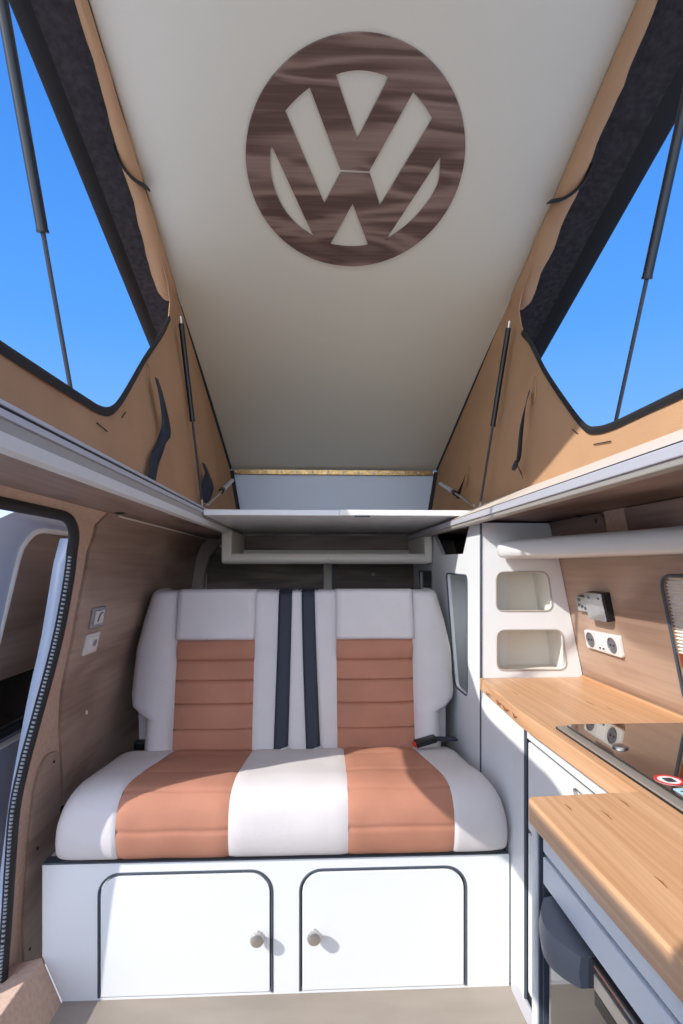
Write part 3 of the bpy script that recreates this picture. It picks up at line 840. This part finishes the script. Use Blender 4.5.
# ------------------------------------------------------------------ kitchen base units
kc = thing('kitchen_cabinet', 'white kitchen base unit with drawer and door under the worktop', 'cabinet', (.65,1.2,0))
kx = .508
q = MB(); q.extrude([(.4905,1.617), (kx,1.40), (kx,1.320), (kx+.018,1.320), (kx+.018,1.40), (.509,1.617)], 'z', 0, .722); build('end_panel', q, M['white'], kc)
q = MB(); q.tube([(kx, 1.3125, .0), (kx, 1.3125, .722)], .0055, 8); build('corner_edging', q, M['gap'], kc)
q = MB(); q.box(kx, kx+.018, .80, 1.306, .677, .722); build('top_rail', q, M['white'], kc)
q = MB(); q.box(kx+.006, kx+.018, .80, 1.306, .669, .677); build('drawer_gap', q, M['gap'], kc)
q = MB(); q.box(kx, kx+.018, .80, 1.300, .46, .669); dr = build('drawer', q, M['white'], kc, bevel=.002)
q = MB(); q.tube([(kx-.004-.010*abs(math.sin(a)), .1+.927+.017*math.cos(a), .645+.020*math.sin(a)) for a in [2*math.pi*k/24 for k in range(25)]], .003, 8); build('ring_handle', q, M['steel'], dr, smooth=True)
q = MB(); q.box(kx, kx+.018, .80, 1.300, .07, .452); build('door', q, M['white'], kc, bevel=.002)
q = MB(); q.box(kx+.012, kx+.018, .80, 1.306, .0, .677); build('carcass', q, M['gap'], kc)
q = MB(); q.box(kx-.006, kx+.001, .80, 1.40, .0, .045); build('plinth', q, M['lilac'], kc, bevel=.001)

fc = thing('fridge_cabinet', 'deep white unit housing the fridge at the near end of the kitchen', 'cabinet', (.5,.5,0))
gx = .318
q = MB(); q.box(gx-.008, gx+.02, .768, .782, .0, .724); build('end_post', q, M['white2'], fc, bevel=.003)
q = MB(); q.box(gx-.003, gx+.004, .764, .768, .0, .724); build('post_edging', q, M['gap'], fc)
q = MB(); q.box(gx+.02, .84, .772, .782, .0, .724); build('back_panel', q, M['white'], fc)
q = MB(); q.box(gx, gx+.018, .1, .760, .690, .724); build('top_rail', q, M['white'], fc, bevel=.0015)
q = MB(); q.box(gx+.006, gx+.018, .1, .760, .683, .690); build('rail_gap', q, M['gap'], fc)
q = MB(); q.box(gx, gx+.018, .1, .760, .645, .683); build('lower_rail', q, M['white'], fc, bevel=.0015)
q = MB(); q.box(gx, gx+.018, .757, .760, .0, .645); build('side_stile', q, M['gap'], fc)
q = MB(); q.box(gx, gx+.018, .1, .752, .0, .06); build('plinth', q, M['white'], fc)

fr = thing('fridge', 'compact fridge with glossy mirror door and grey curved handle under the worktop', 'fridge', (.5,.5,.06))
q = MB(); q.box(gx+.03, .78, .14, .745, .065, .635); build('body', q, M['fridge_dark'], fr)
q = MB(); q.box(gx+.004, gx+.026, .15, .752, .08, .628); fd = build('door', q, M['fridge'], fr, bevel=.003)
q = MB(); q.box(gx+.001, gx+.006, .15, .62, .604, .622); build('trim_strip', q, M['steel'], fd, bevel=.001)
q = MB(); q.box(gx+.002, gx+.006, .15, .62, .586, .602); build('dark_strip', q, M['black'], fd)
q = MB(); rows = []
for k in range(21):
    t = k/20; y = .735-.098*t; bow = .002+.030*math.sin(math.pi*(.12+.80*t))
    x = gx+.004-bow; zt = .640-.012*t; zb = zt-.030-.012*math.sin(math.pi*t*.8)
    rows.append([(x, y, zb), (x-.003, y, (zt+zb)/2), (x, y, zt), (x+.010, y, zt+.002), (gx+.012, y, zt), (gx+.012, y, zb)])
vv = q.grid(rows, close=True); q.bm.faces.new(vv[0]); q.bm.faces.new(vv[-1][::-1])
build('handle', q, M['handle'], fd, smooth=True, angle=50)

# worktop
wt = thing('worktop', 'bamboo worktop with a deeper near section running along the right wall', 'worktop', (.6,1.0,.725))
poly = roundpoly([(.4845,1.617), (.464,1.235), (.470,.79), (.302,.779), (.307,.06), (.8005,.06), (.8005,1.617)], [.004,.0,.0,.012,0,0,0], 5)
q = MB(); q.plate([poly], .035, lambda a, b, wv: (a, b, .725+wv)); build('worktop_slab', q, M['bamboo'], wt, bevel=.005)
q = MB(); q.box(.792, .7995, .06, 1.617, .760, .766); build('back_joint', q, M['bamboo'], wt, bevel=.001)
dk = mat('bamboo_dark_streak', (138,88,52), .5)
for (x, y, l) in ((.474,1.50,.03), (.4705,1.40,.035), (.468,1.34,.05), (.4665,1.27,.03)):
    q = MB(); q.tube([(x-.0022+.0008, y-l/2, .742), (x-.003, y, .738), (x-.002, y+l/2, .745)], [.0006,.0035,.0006], 6, flat=.5); build('streak', q, dk, wt)
for (x, y, l) in ((.385,.715,.030), (.345,.74,.022), (.36,.56,.022), (.43,.75,.024), (.66,1.30,.05), (.52,1.42,.05), (.68,1.25,.03)):
    q = MB(); q.tube([(x, y-l/2, .7602), (x+.0012, y, .7602), (x, y+l/2, .7602)], [.0004,.0013,.0004], 6, flat=.25, up=(1,0,0)); build('streak', q, dk, wt)

# hob with glass lid
hb = thing('hob', 'built-in hob with dark glass lid and metal frame set in the worktop', 'hob', (.64,.8,.76))
q = MB(); q.plate([rrect(.490, .783, .44, 1.108, .012)], .0045, xy(.7602)); build('hob_frame', q, M['hobframe'], hb, bevel=.002)
q = MB(); q.plate([rrect(.4875, .785, .438, 1.1105, .012)], .0025, xy(.7601)); build('frame_seal', q, M['black'], hb)
q = MB(); q.plate([rrect(.5065, .778, .46, 1.100, .012)], .004, xy(.7655)); lid = build('glass_lid', q, M['glass_dark'], hb, bevel=.001)
q = MB(); q.box(.509, .775, .465, 1.096, .7647, .7655); build('lid_seal', q, M['black'], hb)
q = MB(); q.lathe([(.013,0), (.013,.003), (.010,.005), (.001,.006)], (.540, .955, .7695), (0,0,1), 20); build('lid_button', q, M['steel'], lid, smooth=True)
def disc(cx, cy, r, z, mt, par, nm, r_in=0):
    q = MB(); loop = [(cx+r*math.cos(2*math.pi*k/40), cy+r*math.sin(2*math.pi*k/40)) for k in range(40)]
    loops = [loop]
    if r_in: loops.append([(cx+r_in*math.cos(2*math.pi*k/40), cy+r_in*math.sin(2*math.pi*k/40)) for k in range(40)])
    q.plate(loops, .0004, xy(z)); return build(nm, q, mt, par)
wx, wy, wz = .529, .803, .7696
stk = disc(wx, wy, .0205, wz, M['sticker_white'], lid, 'warning_sticker')
disc(wx, wy, .0207, wz+.0004, M['sticker_red'], stk, 'red_ring', .0158)
q = MB(); q.plate([rrect(wx-.007, wx+.008, wy-.008, wy+.008, .003)], .0004, xy(wz+.0004)); build('pictogram', q, M['sticker_ink'], stk)
q = MB(); q.plate([rrect(.513, .560, .728, .772, .003)], .0006, xy(wz)); st2 = build('info_sticker', q, M['sticker_blue'], lid)
for k in range(3):
    q = MB(); q.box(.518, .545-.006*k, .737+.011*k, .740+.011*k, wz+.0006, wz+.0009); build('print_line', q, M['sticker_ink'], st2)

# overhead shelf along the right wall
sh = thing('overhead_shelf', 'white overhead shelf with rounded front edge along the right wall', 'shelf', (.65,1.2,1.115))
q = MB()
ends = [(.505,1.612), (.53,1.585)]
fy = [1.612, 1.606, 1.59, 1.56, 1.4, 1.2, 1.0, .8, .6, .3, .0]
fxs = [.560, .542, .531, .532, .572, .626, .679, .715, .725, .73, .73]
prof = [(0.03,.0), (.008,.003), (.0,.012), (-.003,.027), (.0,.042), (.008,.051), (.03,.054)]
rows = []
for x, y in zip(fxs, fy):
    zb = 1.1145
    taper = .93 if y > 1.5 else .93-.0*(1.5-y)
    rows.append([(x+a, y, zb+b) for a, b in prof]+[(.775-.206*b-.07, y, zb+b) for a, b in reversed(prof)])
vv = q.grid(rows, close=True); q.bm.faces.new(vv[0]); q.bm.faces.new(vv[-1][::-1])
build('shelf_board', q, M['white2'], sh, smooth=True, angle=50)

# ------------------------------------------------------------------ fittings on the right wall
def rwall(a, b, wv): # a=y b=z, wv = distance out from wall towards the aisle
    k = 1/math.hypot(1, .206)
    return (wr(b)-k*wv, a, b-.206*k*wv)
def wbox(y0, y1, z0, z1, w0, w1, r=.004):
    q = MB(); q.plate([rrect(y0, y1, z0, z1, r, 4)], w1-w0, lambda a, b, wv: rwall(a, b, w0+wv)); return q
cp = thing('control_panel', 'small chrome-faced switch unit on the wall nearest the tall cabinet', 'control panel', rwall(1.51,.985,0))
build('housing', wbox(1.477, 1.541, .966, 1.010, .0, .009), M['black'], cp, bevel=.002)
build('face_plate', wbox(1.481, 1.541, .968, 1.009, .009, .012), M['display'], cp, bevel=.001)
for k in range(3):
    build('button', wbox(1.49+.017*k, 1.498+.017*k, .974+.004*k, .981+.004*k, .012, .0135, .002), M['gap'], cp)
build('indicator', wbox(1.515, 1.53, .996, 1.004, .012, .013, .002), M['gap'], cp)
cp = thing('control_panel', 'larger silver display unit in a dark housing above the socket strip', 'control panel', rwall(1.42,.98,0))
build('housing', wbox(1.369, 1.465, .952, 1.026, .0, .020), M['black'], cp, bevel=.002)
build('face_plate', wbox(1.374, 1.465, .953, 1.026, .020, .023), M['display'], cp, bevel=.001)
build('screen', wbox(1.386, 1.452, .962, .996, .023, .0235, .003), M['display'], cp)
for k in range(2):
    build('button', wbox(1.388+.05*k, 1.395+.05*k, 1.010, 1.016, .023, .0242, .002), M['gap'], cp)

sk = thing('socket_strip', 'white triple socket strip on the wood wall above the worktop', 'socket', rwall(1.47,.88,0))
k_ = MB(); k_.plate([roundpoly([(1.357,.861), (1.538,.863), (1.535,.913), (1.354,.917)], .006)], .010, lambda a, b, wv: rwall(a, b, wv))
build('plate', k_, M['white2'], sk, bevel=.002)
def wlathe(y, z, w0, prof, n=24):
    q = MB(); o_ = rwall(y, z, w0); k = 1/math.hypot(1, .206)
    return q.lathe(prof, o_, (-k, 0, -.206*k), n)
for y, dpt in ((1.505, 1), (1.392, 0)):
    s_ = build('socket', wlathe(y, .889, .0095, [(.021,0), (.021,.0025), (.0185,.003), (.0175,.001), (.001,.0008)]), M['handle'], sk, smooth=True)
    for dy in (-.008, .008):
        build('pin_hole', wlathe(y+dy, .889, .0105, [(.003,0), (.003,.001), (.001,.0012)], 10), M['black'], s_)
build('usb_module', wbox(1.428, 1.468, .869, .909, .010, .0115, .003), M['sticker_white'], sk)
for k in range(2):
    build('usb_port', wbox(1.433+.018*k, 1.443+.018*k, .871, .876, .0115, .0122, .001), M['sticker_ink'], sk)

# fittings on the left wall
def lwall(a, b, wv):
    return (wl(b)+.008+wv, a, b+.14*wv)
def lbox(y0, y1, z0, z1, w0, w1, r=.005):
    q = MB(); q.plate([rrect(y0, y1, z0, z1, r, 4)], w1-w0, lambda a, b, wv: lwall(a, b, w0+wv)); return q
s1 = thing('wall_switch', 'upper switch plate with chrome frame on the left wood panel', 'switch', lwall(1.585,.945,0), 'switches on the left wall')
build('plate', lbox(1.537, 1.632, .918, .976, 0, .006), M['display'], s1, bevel=.002)
build('rocker', lbox(1.555, 1.614, .928, .966, .006, .010, .004), M['white2'], s1, bevel=.002)
q = MB(); q.tube(catmull([lwall(1.57, .935, .0115), lwall(1.582, .955, .0115), lwall(1.60, .958, .0115)], 10), .0015, 6); build('rocker_edge', q, M['gap'], s1)
s2 = thing('wall_switch', 'lower plain white socket plate on the left wood panel', 'socket', lwall(1.575,.875,0), 'switches on the left wall')
build('plate', lbox(1.53, 1.62, .846, .904, 0, .006), M['white2'], s2, bevel=.002)
build('cover', lbox(1.55, 1.60, .856, .894, .006, .009, .004), M['sticker_white'], s2, bevel=.002)
build('lug', lbox(1.572, 1.59, .866, .884, .009, .012, .003), M['display'], s2)
q = MB(); q.lathe([(.007,0), (.007,.002), (.003,.004)], (wl(.661)+.008, 1.655, .661), (1,0,.15), 12)
tag(build('screw_cover', q, M['beige'], smooth=True), 'small pale screw cover low on the left wood panel above the cushion', 'screw cover')

for o_ in SC.objects:
    nm = o_.name.split('.')[0]
    if nm == 'release_button': o_['label'] = 'red button'
    if nm == 'piano_hinge': o_['label'] = 'brass hinge strip'
    if nm in ('seat_belt',): o_['label'] = 'dark navy belt'
    if nm in ('cushion_panel', 'backrest_panel'): o_['label'] = 'brown suede panel'

# ------------------------------------------------------------------ light
sun = bpy.data.lights.new('sun', 'SUN'); sun.energy = 4.6; sun.angle = math.radians(.55); sun.color = (1, .955, .89)
so_ = bpy.data.objects.new('sun', sun); COL.objects.link(so_)
SD = V((1, .58, -.82)).normalized()
so_.rotation_euler = SD.to_track_quat('-Z', 'Y').to_euler(); so_.location = (-6, -4, 6)

wd_ = bpy.data.worlds.new('sky'); SC.world = wd_; wd_.use_nodes = True
nt = wd_.node_tree; N = nt.nodes; L = nt.links
bg = N['Background']; tcn = N.new('ShaderNodeTexCoord')
def dotn(vec):
    d_ = N.new('ShaderNodeVectorMath'); d_.operation = 'DOT_PRODUCT'; d_.inputs[1].default_value = vec
    L.new(tcn.outputs['Generated'], d_.inputs[0]); return d_.outputs['Value']
def mth(op, a, b=None):
    m_ = N.new('ShaderNodeMath'); m_.operation = op
    for i, x in enumerate((a, b)):
        if x is None: continue
        if isinstance(x, (int, float)): m_.inputs[i].default_value = x
        else: L.new(x, m_.inputs[i])
    return m_.outputs[0]
ramp = N.new('ShaderNodeValToRGB'); e = ramp.color_ramp.elements
e[0].position = 0; e[0].color = (.55,.72,1.0,1); e[1].position = .9; e[1].color = (.045,.20,.74,1)
q1 = e.new(.12); q1.color = (.24,.52,1.0,1); q2 = e.new(.38); q2.color = (.105,.37,.97,1); q3 = e.new(.6); q3.color = (.066,.28,.86,1)
L.new(dotn((0,0,1)), ramp.inputs[0])
glow = mth('MULTIPLY', mth('POWER', mth('MAXIMUM', dotn(tuple(V((-.30,-.90,.33)).normalized())), 0.0), 2.0), 1.95)
gl = N.new('ShaderNodeMix'); gl.data_type = 'RGBA'; gl.blend_type = 'ADD'; gl.inputs[0].default_value = 1
sc_ = N.new('ShaderNodeVectorMath'); sc_.operation = 'SCALE'; sc_.inputs[0].default_value = (1.0, .98, .95); L.new(glow, sc_.inputs['Scale'])
L.new(ramp.outputs[0], gl.inputs[6]); L.new(sc_.outputs[0], gl.inputs[7])
L.new(gl.outputs[2], bg.inputs['Color']); bg.inputs['Strength'].default_value = 1.0

# ------------------------------------------------------------------ camera
cam = bpy.data.cameras.new('camera'); co = bpy.data.objects.new('camera', cam); COL.objects.link(co)
FPX = 550.0
cam.sensor_fit = 'VERTICAL'; cam.sensor_height = 36; cam.lens = FPX/1024*36
cam.shift_y = (567-512)/1024
cam.clip_start = .02; cam.clip_end = 200
co.location = (0, 0, 1.09)
co.rotation_euler = (math.radians(90), 0, -math.atan(25/550))
SC.camera = co
SC.view_settings.view_transform = 'Standard'; SC.view_settings.look = 'None'
SC.view_settings.exposure = 0.12; SC.view_settings.gamma = 1; SC.view_settings.use_curve_mapping = False
SC.cycles.max_bounces = 12; SC.cycles.diffuse_bounces = 6; SC.cycles.use_denoising = True
